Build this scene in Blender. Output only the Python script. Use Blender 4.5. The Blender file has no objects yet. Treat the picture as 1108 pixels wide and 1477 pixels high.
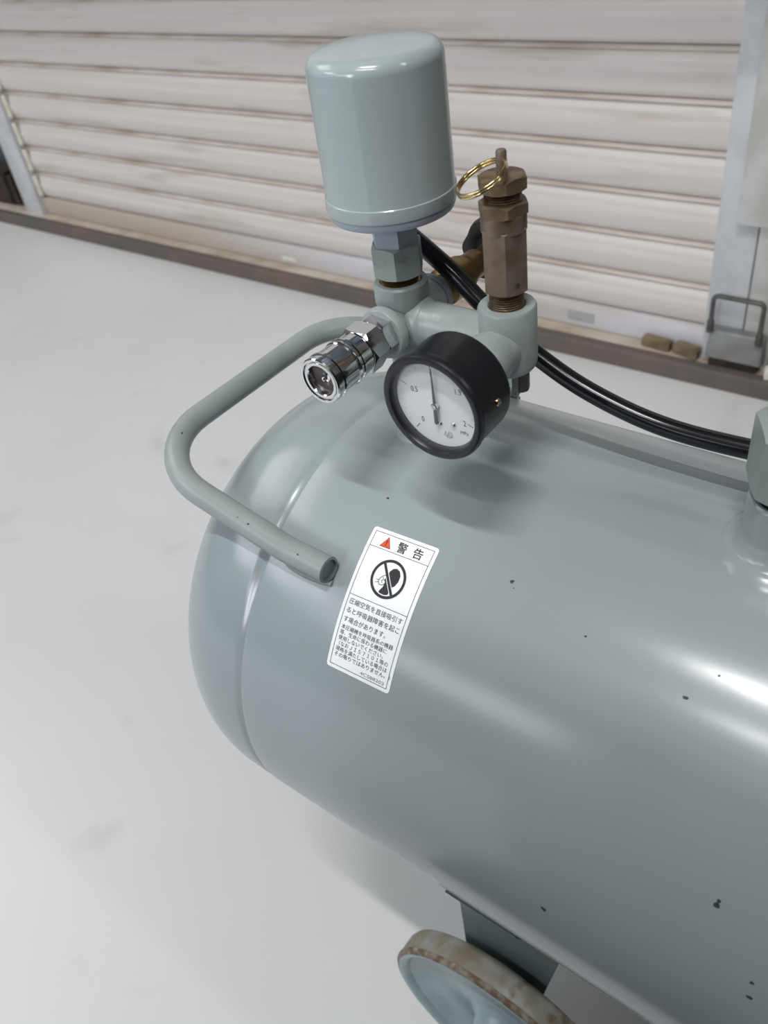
import bpy, bmesh, math, random
from mathutils import Vector, Matrix
from math import pi, sin, cos, radians, sqrt, atan2

random.seed(7)
S = bpy.context.scene
COL = S.collection

# ------------------------------------------------------------------ camera
CAMZ = 0.88
RX = (0.79234743, 0.31026874, -0.52527979)      # world X, Y, Z seen in camera axes (right, down, forward)
RY = (0.59621774, -0.57626066, 0.55897054)
RZ = (-0.12926699, -0.75608000, -0.64158638)
cam = bpy.data.cameras.new('camera')
cam.sensor_fit = 'AUTO'; cam.sensor_width = 36.0
cam.lens = 1216.0 / 1477.0 * 36.0
cam.clip_start = 0.02; cam.clip_end = 60
cam.dof.use_dof = True; cam.dof.focus_distance = 0.44; cam.dof.aperture_fstop = 13.0
cam_o = bpy.data.objects.new('camera', cam); COL.objects.link(cam_o)
cam_o.matrix_world = Matrix(((RX[0], -RX[1], -RX[2], 0),
                             (RY[0], -RY[1], -RY[2], 0),
                             (RZ[0], -RZ[1], -RZ[2], CAMZ),
                             (0, 0, 0, 1)))
S.camera = cam_o

# ------------------------------------------------------------------ world, ceiling lamps, added fill panels, exposure
w = bpy.data.worlds.new('world'); S.world = w; w.use_nodes = True
w.node_tree.nodes['Background'].inputs[0].default_value = (0.95, 0.97, 1.0, 1)
w.node_tree.nodes['Background'].inputs[1].default_value = 0.06

def lamp(x, y, z, lx, ly, power, col=(1.0, 0.985, 0.97)):
    l = bpy.data.lights.new('lamp_or_fill', 'AREA'); l.shape = 'RECTANGLE'
    l.size = lx; l.size_y = ly; l.energy = power; l.color = col
    o = bpy.data.objects.new('lamp_or_fill', l); COL.objects.link(o); o.location = (x, y, z)
    return o
lamp(-0.03, -0.36, 2.70, 0.68, 0.045, 24)
lamp(0.28, -1.06, 2.70, 1.24, 0.045, 18)
lamp(-2.9, 0.0, 2.72, 1.6, 1.5, 26)  # broad fill panel added to lift the left floor and tank end
lamp(2.2, 0.45, 2.70, 1.24, 0.09, 14)  # fill added on the right to brighten the switch cover
lamp(-3.2, -2.4, 2.72, 1.6, 1.5, 48, (0.90, 0.955, 1.0))  # soft fill panel added for the tank end, switch cover and shutter
lamp(-2.3, -4.4, 2.72, 2.0, 1.8, 52, (0.90, 0.955, 1.0))  # second soft fill, added to brighten the same front faces
for _y in (-3.9, -4.9, -6.0, -7.3, -8.8, -10.4):   # the row of lamps running away down the room, hung at a slant
    _l = lamp(-0.80, _y, 2.66, 0.70, 0.42, 17, (0.91, 0.96, 1.0))
    _l.rotation_euler = (radians(60), 0, 0)

S.view_settings.view_transform = 'Standard'
S.view_settings.look = 'None'
S.view_settings.gamma = 1.0
S.view_settings.use_curve_mapping = False
S.view_settings.exposure = 0.09

# ------------------------------------------------------------------ materials
def srgb(r, g, b):
    f = lambda c: (c / 12.92 if c <= 0.04045 else ((c + 0.055) / 1.055) ** 2.4)
    return (f(r / 255), f(g / 255), f(b / 255), 1)

def mat(name, c, c2=None, scale=20, rough=0.5, metal=0.0, coat=0.0, bump=0.0, bscale=200, detail=4, lo=0.4, hi=0.62, stretch=(1, 1, 1), spec=0.5):
    m = bpy.data.materials.new(name); m.use_nodes = True
    nt = m.node_tree; b = nt.nodes['Principled BSDF']
    b.inputs['Base Color'].default_value = c
    b.inputs['Roughness'].default_value = rough
    b.inputs['Metallic'].default_value = metal
    b.inputs['Coat Weight'].default_value = coat
    b.inputs['Coat Roughness'].default_value = 0.1
    b.inputs['Specular IOR Level'].default_value = spec
    tc = nt.nodes.new('ShaderNodeTexCoord'); mp = nt.nodes.new('ShaderNodeMapping')
    mp.inputs['Scale'].default_value = stretch
    nt.links.new(tc.outputs['Object'], mp.inputs['Vector'])
    if c2 is None:
        c2 = (c[0] * 0.93, c[1] * 0.93, c[2] * 0.93, 1)
    n = nt.nodes.new('ShaderNodeTexNoise'); n.inputs['Scale'].default_value = scale; n.inputs['Detail'].default_value = detail
    nt.links.new(mp.outputs[0], n.inputs['Vector'])
    r = nt.nodes.new('ShaderNodeValToRGB')
    r.color_ramp.elements[0].position = lo; r.color_ramp.elements[1].position = hi
    r.color_ramp.elements[0].color = c; r.color_ramp.elements[1].color = c2
    nt.links.new(n.outputs['Fac'], r.inputs['Fac'])
    nt.links.new(r.outputs[0], b.inputs['Base Color'])
    if bump:
        n2 = nt.nodes.new('ShaderNodeTexNoise'); n2.inputs['Scale'].default_value = bscale; n2.inputs['Detail'].default_value = 2
        nt.links.new(mp.outputs[0], n2.inputs['Vector'])
        bp = nt.nodes.new('ShaderNodeBump'); bp.inputs['Strength'].default_value = bump; bp.inputs['Distance'].default_value = 0.002
        nt.links.new(n2.outputs['Fac'], bp.inputs['Height']); nt.links.new(bp.outputs[0], b.inputs['Normal'])
    return m

def mix_layer(m, colour, scale, lo, hi, stretch=(1, 1, 1), detail=5, rough=None):
    """lays a second noise-shaped colour (dirt, rust, wear) over a material"""
    nt = m.node_tree; b = nt.nodes['Principled BSDF']
    src = b.inputs['Base Color'].links[0].from_socket
    tc = nt.nodes.new('ShaderNodeTexCoord'); mp = nt.nodes.new('ShaderNodeMapping'); mp.inputs['Scale'].default_value = stretch
    oi = nt.nodes.new('ShaderNodeObjectInfo'); ad = nt.nodes.new('ShaderNodeVectorMath'); ad.operation = 'ADD'
    ml = nt.nodes.new('ShaderNodeMath'); ml.operation = 'MULTIPLY'; ml.inputs[1].default_value = 37.0
    nt.links.new(oi.outputs['Random'], ml.inputs[0])
    nt.links.new(tc.outputs['Object'], ad.inputs[0]); nt.links.new(ml.outputs[0], ad.inputs[1])
    nt.links.new(ad.outputs[0], mp.inputs['Vector'])
    n = nt.nodes.new('ShaderNodeTexNoise'); n.inputs['Scale'].default_value = scale; n.inputs['Detail'].default_value = detail
    nt.links.new(mp.outputs[0], n.inputs['Vector'])
    r = nt.nodes.new('ShaderNodeMapRange'); r.inputs[1].default_value = lo; r.inputs[2].default_value = hi
    nt.links.new(n.outputs['Fac'], r.inputs[0])
    mx = nt.nodes.new('ShaderNodeMix'); mx.data_type = 'RGBA'
    nt.links.new(r.outputs[0], mx.inputs[0]); nt.links.new(src, mx.inputs[6]); mx.inputs[7].default_value = colour
    nt.links.new(mx.outputs[2], b.inputs['Base Color'])
    return mx, r

M = {}
M['paint'] = mat('grey_green_enamel', srgb(150, 160, 163), srgb(147, 157, 160), 9, rough=0.19, bump=0.02, bscale=60)
M['paint_cast'] = mat('grey_green_cast_enamel', srgb(152, 161, 160), srgb(144, 154, 152), 60, rough=0.34, bump=0.12, bscale=220)
M['paint_cap'] = mat('grey_green_pressed_cover_enamel', srgb(160, 171, 173), srgb(156, 167, 169), 25, rough=0.16)
M['plastic_base'] = mat('pale_blue_grey_plastic', srgb(158, 168, 180), srgb(150, 160, 172), 40, rough=0.42)
M['worn_paint'] = mat('worn_grey_enamel_with_sealant', srgb(140, 152, 148), srgb(120, 112, 82), 160, rough=0.4, lo=0.6, hi=0.7)
M['handle'] = mat('handle_enamel', srgb(148, 157, 156), srgb(141, 150, 148), 30, rough=0.34)
M['black'] = mat('black_enamel', (0.007, 0.0075, 0.011, 1), (0.009, 0.0095, 0.013, 1), 60, rough=0.36, bump=0.03, bscale=900)
M['rubber'] = mat('black_rubber_hose', (0.007, 0.007, 0.010, 1), (0.010, 0.010, 0.013, 1), 60, rough=0.2)
M['knob'] = mat('black_bakelite', (0.006, 0.006, 0.007, 1), (0.010, 0.010, 0.011, 1), 60, rough=0.35)
M['chrome'] = mat('chrome_plate', (0.72, 0.72, 0.73, 1), (0.69, 0.69, 0.70, 1), 60, rough=0.09, metal=1.0)
M['steel'] = mat('dull_steel', (0.36, 0.36, 0.36, 1), (0.28, 0.28, 0.28, 1), 80, rough=0.32, metal=1.0)
M['dark_steel'] = mat('dark_steel_bore', (0.16, 0.14, 0.13, 1), (0.10, 0.09, 0.085, 1), 90, rough=0.4, metal=1.0)
M['bronze'] = mat('tarnished_bronze', srgb(132, 117, 104), srgb(112, 96, 80), 90, rough=0.42, metal=0.35, bump=0.05, bscale=400)
M['bronze_dark'] = mat('dark_tarnished_bronze', srgb(124, 106, 84), srgb(100, 82, 60), 110, rough=0.45, metal=0.4)
M['brass'] = mat('polished_brass_wire', (0.78, 0.62, 0.33, 1), (0.70, 0.54, 0.27, 1), 80, rough=0.18, metal=1.0)
M['brass_dull'] = mat('dull_brass', (0.30, 0.20, 0.07, 1), (0.18, 0.12, 0.045, 1), 60, rough=0.35, metal=0.9)
M['dial'] = mat('white_dial_card', srgb(236, 238, 243), srgb(233, 235, 240), 20, rough=0.6)
M['ink'] = mat('black_print_ink', (0.012, 0.012, 0.016, 1), (0.016, 0.016, 0.02, 1), 50, rough=0.55)
M['needle'] = mat('grey_needle_enamel', (0.05, 0.052, 0.056, 1), (0.04, 0.042, 0.045, 1), 50, rough=0.35)
M['sticker'] = mat('white_vinyl_sticker', srgb(246, 249, 251), srgb(244, 247, 249), 20, rough=0.35)
M['orange'] = mat('orange_print', srgb(228, 88, 38), srgb(222, 82, 34), 30, rough=0.5)
M['chip'] = mat('bare_chip_in_paint', (0.035, 0.035, 0.033, 1), (0.06, 0.058, 0.052, 1), 300, rough=0.7)
M['wheel'] = mat('grey_cast_iron_wheel_enamel', srgb(146, 164, 168), srgb(132, 150, 154), 30, rough=0.25, bump=0.15, bscale=60)
M['tread'] = mat('worn_wheel_tread', srgb(138, 140, 134), srgb(118, 110, 92), 45, rough=0.5, bump=0.3, bscale=120)
mix_layer(M['tread'], srgb(104, 84, 62), 60, 0.58, 0.70)
M['rust'] = mat('rusty_wheel_edge', srgb(98, 78, 60), srgb(140, 138, 126), 140, rough=0.7, bump=0.3, bscale=150, lo=0.40, hi=0.66, detail=8)
M['dark_paint'] = mat('bracket_enamel', srgb(118, 130, 132), srgb(108, 120, 120), 20, rough=0.4)
# the setting
M['floor'] = mat('white_painted_concrete', srgb(218, 219, 220), srgb(212, 213, 214), 2.2, rough=0.42, detail=6, bump=0.02, bscale=30, lo=0.35, hi=0.75)
mix_layer(M['floor'], srgb(199, 199, 198), 9.0, 0.64, 0.80, detail=9)
M['slat'] = mat('weathered_shutter_enamel', srgb(218, 211, 208), srgb(208, 200, 197), 6, rough=0.42, stretch=(0.25, 1, 9), detail=5, lo=0.35, hi=0.7)
mix_layer(M['slat'], srgb(186, 174, 163), 5, 0.56, 0.74, stretch=(0.5, 1, 5))
M['rib'] = mat('shutter_joint_bead_enamel', srgb(214, 206, 200), srgb(178, 162, 146), 12, rough=0.5, stretch=(0.4, 1, 1), lo=0.4, hi=0.65)
M['bar'] = mat('shutter_bottom_bar_enamel', srgb(212, 212, 219), srgb(204, 200, 202), 6, rough=0.45, stretch=(0.4, 1, 2))
bmx, bmr = mix_layer(M['bar'], srgb(190, 178, 165), 4, 0.52, 0.66, stretch=(0.4, 1, 3))
_nt = M['bar'].node_tree                       # grime lies thickest towards the far end of the bar
_sx = _nt.nodes.new('ShaderNodeSeparateXYZ'); _tc = _nt.nodes.new('ShaderNodeTexCoord'); _mr = _nt.nodes.new('ShaderNodeMapRange')
_mr.inputs[1].default_value = 0.25; _mr.inputs[2].default_value = -0.35; _mx = _nt.nodes.new('ShaderNodeMath'); _mx.operation = 'MAXIMUM'
_nt.links.new(_tc.outputs['Object'], _sx.inputs[0]); _nt.links.new(_sx.outputs[0], _mr.inputs[0])
_nt.links.new(_mr.outputs[0], _mx.inputs[0]); _nt.links.new(bmr.outputs[0], _mx.inputs[1]); _nt.links.new(_mx.outputs[0], bmx.inputs[0])
M['guide'] = mat('guide_rail_steel_enamel', srgb(206, 207, 210), srgb(192, 193, 196), 14, rough=0.42, detail=5)
M['guide_plate'] = mat('cover_plate_enamel', srgb(202, 200, 198), srgb(184, 182, 178), 16, rough=0.45, detail=6)
M['glint'] = mat('cream_end_glint', srgb(222, 220, 208), srgb(206, 200, 182), 50, rough=0.45)
M['ledge'] = mat('dusty_concrete_ledge', srgb(204, 195, 184), srgb(176, 160, 142), 12, rough=0.8, bump=0.3, bscale=80, detail=7, lo=0.35, hi=0.65)
M['sill'] = mat('dark_brown_sill_edge', srgb(104, 92, 88), srgb(92, 90, 84), 9, rough=0.7, bump=0.2, bscale=60, detail=6)
mix_layer(M['sill'], srgb(112, 96, 88), 10, 0.5, 0.7)
M['wall'] = mat('grey_plaster', srgb(104, 104, 102), srgb(94, 94, 92), 5, rough=0.8)
M['blocker'] = mat('dark_blocker_board', srgb(46, 46, 48), srgb(40, 40, 42), 5, rough=0.8)
M['absorber'] = mat('dark_absorber_sheet', srgb(48, 48, 48), srgb(40, 40, 40), 30, rough=0.7)
M['ceiling'] = mat('pale_ceiling_board', srgb(132, 132, 130), srgb(124, 124, 122), 5, rough=0.85)
M['teal'] = mat('dark_teal_sheet', srgb(74, 88, 94), srgb(58, 70, 76), 8, rough=0.5)
M['brown'] = mat('rust_brown_timber', srgb(62, 48, 42), srgb(46, 36, 32), 20, rough=0.75, bump=0.3, bscale=60)
M['galv'] = mat('dull_galvanised_steel', srgb(140, 142, 140), srgb(122, 124, 122), 25, rough=0.45, metal=0.25, detail=5)
M['hasp'] = mat('dark_steel_rod', srgb(98, 98, 94), srgb(80, 78, 72), 50, rough=0.4, metal=0.5)
M['block'] = mat('mouldy_brown_wood', srgb(132, 116, 92), srgb(108, 92, 70), 40, rough=0.8, bump=0.4, bscale=150)
M['white_scrap'] = mat('white_scrap', srgb(236, 234, 226), srgb(214, 208, 196), 60, rough=0.4)
M['green_scrap'] = mat('green_plastic', srgb(86, 112, 104), srgb(70, 96, 88), 60, rough=0.4)
M['grey_patch'] = mat('grey_worn_sticker', srgb(172, 172, 176), srgb(164, 164, 168), 40, rough=0.6)
g = bpy.data.materials.new('clear_gauge_glass'); g.use_nodes = True
gn = g.node_tree; gn.nodes.remove(gn.nodes['Principled BSDF'])
_t = gn.nodes.new('ShaderNodeBsdfTransparent'); _g = gn.nodes.new('ShaderNodeBsdfGlossy'); _g.inputs['Roughness'].default_value = 0.03
_m = gn.nodes.new('ShaderNodeMixShader'); _m.inputs[0].default_value = 0.035
gn.links.new(_t.outputs[0], _m.inputs[1]); gn.links.new(_g.outputs[0], _m.inputs[2])
gn.links.new(_m.outputs[0], gn.nodes['Material Output'].inputs['Surface'])
M['glass'] = g

# ------------------------------------------------------------------ mesh helpers
WL = {}
def put(o, parent, c):
    p = WL.get(parent.name, Vector((0, 0, 0))) if parent else Vector((0, 0, 0))
    o.parent = parent; o.location = Vector(c) - p; WL[o.name] = Vector(c)

def obj(name, bm, m, parent=None, sharp=32, smooth=True):
    """links the bmesh (world coordinates) as ONE mesh object, its origin at its centre"""
    bmesh.ops.remove_doubles(bm, verts=bm.verts, dist=1e-6)
    bmesh.ops.recalc_face_normals(bm, faces=bm.faces)
    lo = Vector([min(v.co[i] for v in bm.verts) for i in range(3)]); hi = Vector([max(v.co[i] for v in bm.verts) for i in range(3)])
    c = (lo + hi) / 2
    for v in bm.verts: v.co -= c
    for f in bm.faces: f.smooth = smooth
    if smooth:
        for e in bm.edges:
            if len(e.link_faces) == 2 and e.calc_face_angle(0) > radians(sharp): e.smooth = False
    me = bpy.data.meshes.new(name); bm.to_mesh(me); bm.free()
    me.materials.append(m)
    o = bpy.data.objects.new(name, me); COL.objects.link(o)
    put(o, parent, c)
    return o

def flat(name, bm, m, parent=None):
    return obj(name, bm, m, parent, smooth=False)

def tag(o, label, cat=None, group=None, kind=None):
    o['label'] = label
    if cat: o['category'] = cat
    if group: o['group'] = group
    if kind: o['kind'] = kind
    return o

def empty(name, loc):
    o = bpy.data.objects.new(name, None); COL.objects.link(o); o.empty_display_size = 0.05
    o.location = loc; WL[o.name] = Vector(loc)
    return o

def basis(axis):
    a = Vector(axis).normalized()
    t = Vector((0, 0, 1)) if abs(a.z) < 0.9 else Vector((1, 0, 0))
    e1 = t.cross(a).normalized(); e2 = a.cross(e1)
    return a, e1, e2

def lathe(bm, origin, axis, prof, n=48, radial=None):
    """prof: list of (radius, height along axis); radius 0 closes with a point"""
    a, e1, e2 = basis(axis); o = Vector(origin); rings = []
    for r, h in prof:
        if r <= 1e-7:
            rings.append([bm.verts.new(o + a * h)])
        else:
            ring = []
            for i in range(n):
                t = 2 * pi * i / n
                rr = r * (radial(t, r, h) if radial else 1)
                ring.append(bm.verts.new(o + a * h + (e1 * cos(t) + e2 * sin(t)) * rr))
            rings.append(ring)
    for A, B in zip(rings, rings[1:]):
        if len(A) == 1 and len(B) == 1: continue
        for i in range(n):
            j = (i + 1) % n
            if len(A) == 1: bm.faces.new((A[0], B[i], B[j]))
            elif len(B) == 1: bm.faces.new((A[i], B[0], A[j]))
            else: bm.faces.new((A[i], B[i], B[j], A[j]))
    return bm

def arcprof(cx, cy, r, a0, a1, n=6):
    return [(cx + r * cos(radians(a0 + (a1 - a0) * i / n)), cy + r * sin(radians(a0 + (a1 - a0) * i / n))) for i in range(n + 1)]

def hexnut(bm, origin, axis, rc, h0, h1, rot=0.0, cham0=True, cham1=True, inner=0.0, n=72, up=None):
    """hexagon prism of corner radius rc with turned chamfers at the ends"""
    a, e1, e2 = basis(axis)
    if up is not None:
        e1 = (Vector(up) - a * Vector(up).dot(a)).normalized(); e2 = a.cross(e1)
    o = Vector(origin); ap = rc * cos(pi / 6); rch = ap * 0.985
    rows = []
    for k in range(6):
        rows.append([])
    for i in range(n):
        t = 2 * pi * i / n
        tm = (t - rot) % (pi / 3) - pi / 6
        rh = ap / cos(tm)
        d = e1 * cos(t) + e2 * sin(t)
        c0 = max(0, rh - rch) * 0.55 if cham0 else 0; c1 = max(0, rh - rch) * 0.55 if cham1 else 0
        ra = min(rh, rch) if cham0 else rh; rb = min(rh, rch) if cham1 else rh
        for k, (r, h) in enumerate(((inner, h0), (ra, h0), (rh, h0 + c0), (rh, h1 - c1), (rb, h1), (inner, h1))):
            rows[k].append(bm.verts.new(o + a * h + d * r))
    for A, B in zip(rows, rows[1:]):
        for i in range(n):
            j = (i + 1) % n
            bm.faces.new((A[i], B[i], B[j], A[j]))
    return bm

def tube(bm, pts, r, n=20, cap=True):
    pts = [Vector(p) for p in pts]; rings = []
    t = (pts[1] - pts[0]).normalized()
    _, u, v = basis(t)
    for i, p in enumerate(pts):
        t2 = (pts[min(i + 1, len(pts) - 1)] - pts[max(i - 1, 0)]).normalized()
        q = t.rotation_difference(t2); u = q @ u; t = t2; v = t.cross(u)
        rr = r[i] if isinstance(r, (list, tuple)) else r
        rings.append([bm.verts.new(p + (u * cos(2 * pi * k / n) + v * sin(2 * pi * k / n)) * rr) for k in range(n)])
    for A, B in zip(rings, rings[1:]):
        for k in range(n):
            j = (k + 1) % n; bm.faces.new((A[k], B[k], B[j], A[j]))
    if cap:
        bm.faces.new(rings[0][::-1]); bm.faces.new(rings[-1])
    return bm

def spline(ctrl, seg=10):
    P = [Vector(p) for p in ctrl]; P = [2 * P[0] - P[1]] + P + [2 * P[-1] - P[-2]]; out = []
    for i in range(1, len(P) - 2):
        for k in range(seg):
            t = k / seg; a, b, c, d = P[i - 1], P[i], P[i + 1], P[i + 2]
            out.append(0.5 * ((2 * b) + (c - a) * t + (2 * a - 5 * b + 4 * c - d) * t * t + (3 * b - a - 3 * c + d) * t ** 3))
    out.append(P[-2]); return out

def fillet_path(ctrl, radii, seg=10):
    """polyline with rounded corners"""
    P = [Vector(p) for p in ctrl]; out = [P[0]]
    for i in range(1, len(P) - 1):
        a = (P[i - 1] - P[i]).normalized(); b = (P[i + 1] - P[i]).normalized(); r = radii[i - 1]
        ang = a.angle(b); d = r / math.tan(ang / 2); c = P[i] + (a + b).normalized() * (r / sin(ang / 2))
        s = P[i] + a * d - c; e = P[i] + b * d - c
        for k in range(seg + 1):
            out.append(c + s.normalized().slerp(e.normalized(), k / seg) * s.length)
    out.append(P[-1]); return out

def box(bm, x0, x1, y0, y1, z0, z1, bev=0.0, seg=2):
    r = bmesh.ops.create_cube(bm, size=1.0)
    for v in r['verts']:
        v.co = Vector(((x0 + x1) / 2 + v.co.x * (x1 - x0), (y0 + y1) / 2 + v.co.y * (y1 - y0), (z0 + z1) / 2 + v.co.z * (z1 - z0)))
    if bev:
        es = list({e for v in r['verts'] for e in v.link_edges})
        bmesh.ops.bevel(bm, geom=es, offset=bev, segments=seg, affect='EDGES', profile=0.5)
    return bm

def B(): return bmesh.new()

def prism(bm, pts, off):
    """polygon pts (3-D, planar) extruded by the vector off"""
    off = Vector(off); A = [bm.verts.new(Vector(p)) for p in pts]; Bq = [bm.verts.new(Vector(p) + off) for p in pts]
    bm.faces.new(A); bm.faces.new(Bq[::-1]); n = len(A)
    for i in range(n):
        j = (i + 1) % n; bm.faces.new((A[i], Bq[i], Bq[j], A[j]))
    return bm

def text_bm(s, size, align='LEFT', bold=0.0):
    cu = bpy.data.curves.new('t', 'FONT'); cu.body = s; cu.size = size; cu.align_x = align; cu.resolution_u = 3; cu.offset = bold
    o = bpy.data.objects.new('t', cu); COL.objects.link(o)
    dg = bpy.context.evaluated_depsgraph_get(); dg.update()
    me = bpy.data.meshes.new_from_object(o.evaluated_get(dg)); bm = B(); bm.from_mesh(me)
    bpy.data.objects.remove(o); bpy.data.curves.remove(cu); bpy.data.meshes.remove(me)
    return bm

def join_bm(dst, src, fn):
    vm = {v: dst.verts.new(fn(v.co)) for v in src.verts}
    for f in src.faces:
        try: dst.faces.new([vm[v] for v in f.verts])
        except ValueError: pass
    src.free()

# ================================================================== THE SETTING
XL, XR = -4.2, 4.2
YB, YF = 1.42, -11.0
ZC = 2.8
def struct(name, bm, m, label=None, parent=None):
    o = flat(name, bm, m, parent)
    if not parent: o['kind'] = 'structure'
    if label: o['label'] = label
    return o

bm = B(); box(bm, XL, XR, YF, 1.326, -0.06, 0.0); struct('floor', bm, M['floor'], 'white painted concrete floor under the tank')
bm = B(); box(bm, XL, XR, YF, 1.9, ZC, ZC + 0.06); struct('ceiling', bm, M['ceiling'], 'pale ceiling')
bm = B(); box(bm, XL, XR, YF - 0.06, YF, 0, ZC); struct('wall_front', bm, M['wall'], 'plain grey wall behind the viewer')
bm = B(); box(bm, XL - 0.06, XL, YF, 1.9, -0.06, ZC); struct('wall_left', bm, M['wall'], 'plain grey side wall on the left')
bm = B(); box(bm, XR, XR + 0.06, YF, 1.9, -0.06, ZC); struct('wall_right', bm, M['wall'], 'plain grey side wall on the right')
bm = B(); box(bm, -0.25, XR, -0.36, -0.27, 0.0, 1.38); struct('light_blocker', bm, M['blocker'], 'unseen dark panel added behind the viewer to block light')  # unseen panel added to keep front light off the lower right of the tank
bm = B(); box(bm, -0.32, 2.4, -1.7, 0.02, 0.0, 0.006); struct('bounce_absorber', bm, M['absorber'], 'unseen dark sheet added to cut floor bounce on the tank')  # unseen dark sheet added so the floor bounces less light onto the tank
# wall round the shutter opening
bm = B()
box(bm, -0.20, XR, 1.40, 1.50, 0.0345, ZC)
box(bm, XL, -0.20, 1.40, 1.50, 1.36, ZC)
struct('wall_back', bm, M['wall'], 'wall round the shutter opening')
bm = B(); box(bm, XL, -2.60, 1.47, 1.53, 0.0, 1.40); struct('wall_side', bm, M['teal'], 'dark teal sheet wall left of the shutter')
# raised sill: dark front edge and dusty ledge
SH = 0.0345
bm = B(); box(bm, XL, XR, 1.326, 1.350, -0.06, SH, 0.004, 2)
sill = struct('trim_1', bm, M['sill'], 'dark brown edge of the raised sill along the floor')
bm = B(); box(bm, XL, XR, 1.350, 1.56, -0.06, SH - 0.001)
struct('trim_2', bm, M['ledge'], 'dusty beige ledge at the foot of the shutter')

# roller shutter, slat by slat
YS = 1.392
PITCH = 0.0755; Z0 = 0.085; XA, XB = -2.535, -0.425
door = empty('door_1', ((XA + XB) / 2, YS, SH)); door['kind'] = 'structure'; door['label'] = 'closed roller shutter of weathered off-white metal slats'

def slat_profile():
    pr = []
    H = PITCH - 0.0095
    for i in range(15):
        t = i / 14
        y = -0.0105 * (sin(pi * min(1, t * 1.0)) ** 0.62) + (0.0016 if 0.62 < t < 0.72 else 0)
        pr.append((y - 0.001, 0.0012 + t * (H - 0.0012)))
    return pr
def extrude_profile(pr, x0, x1, back):
    bm = B()
    A = [bm.verts.new((x0, y, z)) for y, z in pr]; C = [bm.verts.new((x1, y, z)) for y, z in pr]
    for i in range(len(pr) - 1): bm.faces.new((A[i], A[i + 1], C[i + 1], C[i]))
    Ab = [bm.verts.new((x0, back, pr[0][1])), bm.verts.new((x0, back, pr[-1][1]))]
    Cb = [bm.verts.new((x1, back, pr[0][1])), bm.verts.new((x1, back, pr[-1][1]))]
    bm.faces.new((A[0], C[0], Cb[0], Ab[0])); bm.faces.new((A[-1], Ab[1], Cb[1], C[-1])); bm.faces.new((Ab[0], Cb[0], Cb[1], Ab[1]))
    bm.faces.new([Ab[0], Ab[1]] + A[::-1]); bm.faces.new([Cb[1], Cb[0]] + C)
    return bm
def shift(bm, v):
    for q in bm.verts: q.co += Vector(v)
    return bm
rib_pr = [(-0.0015 - 0.0065 * sin(pi * i / 8), PITCH - 0.0092 + 0.0084 * i / 8) for i in range(9)]
slat0 = obj('slat', shift(extrude_profile(slat_profile(), XA, XB, 0.006), (0, YS, Z0)), M['slat'], door, 40)
rib0 = obj('joint_bead', shift(extrude_profile(rib_pr, XA, XB, 0.006), (0, YS, Z0)), M['rib'], slat0, 60)
bm = B(); box(bm, XA + 0.040, XA + 0.058, YS - 0.020, YS - 0.010, Z0 + 0.006, Z0 + PITCH - 0.008, 0.003)  # cream strips painted for the light showing along the slat ends
glint0 = obj('end_glint', bm, M['glint'], slat0, 40)
for k in range(1, 12):
    s = slat0.copy(); COL.objects.link(s); s.parent = door; s.location = slat0.location + Vector((0, 0, PITCH * k))
    for part in (rib0, glint0):
        r_ = part.copy(); COL.objects.link(r_); r_.parent = s
bm = B(); box(bm, XA, XB, YS - 0.012, YS + 0.006, SH, Z0 - 0.0005, 0.003)
bar = obj('bottom_bar', bm, M['bar'], door, 40)
bm = B(); box(bm, -0.712, -0.655, YS - 0.0128, YS - 0.0118, 0.046, 0.067); flat('worn_sticker', bm, M['grey_patch'], bar)
bm = B(); box(bm, -1.492, -1.446, YS - 0.0130, YS - 0.0118, 0.044, 0.054, 0.0005); flat('white_patch', bm, M['white_scrap'], bar)  # small white rectangle on the face of the bar

# guide rails and cover plates
bm = B(); box(bm, -2.585, -2.497, 1.362, 1.470, SH - 0.002, 1.40, 0.004)
tr = obj('trim_3', bm, M['guide'], None, 40); tr['kind'] = 'structure'; tr['label'] = 'white guide rail at the far left edge of the shutter'
bm = B(); box(bm, -0.4385, -0.372, 1.366, 1.470, SH - 0.002, 1.40, 0.003)
tr = obj('trim_4', bm, M['guide'], None, 40); tr['kind'] = 'structure'; tr['label'] = 'pale grey guide rail at the right edge of the shutter'
bm = B(); box(bm, -0.370, -0.20, 1.364, 1.470, SH - 0.002, 1.40, 0.003)
tr = obj('trim_5', bm, M['guide_plate'], None, 40); tr['kind'] = 'structure'; tr['label'] = 'grey steel post right of the shutter rail'
bm = B(); box(bm, -0.402, -0.22, 1.345, 1.364, 0.293, 1.40, 0.003)
cp = obj('cover_plate', bm, M['guide_plate'], tr, 40)

# unseen box added above the frame to shade the top slats
bm = B(); box(bm, -2.66, -0.14, 1.05, 1.40, 0.90, 1.40, 0.01); hd = obj('shade_hood', bm, M['guide_plate'], None, 40); hd['kind'] = 'structure'; hd['label'] = 'unseen box added to shade the upper slats'
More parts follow.
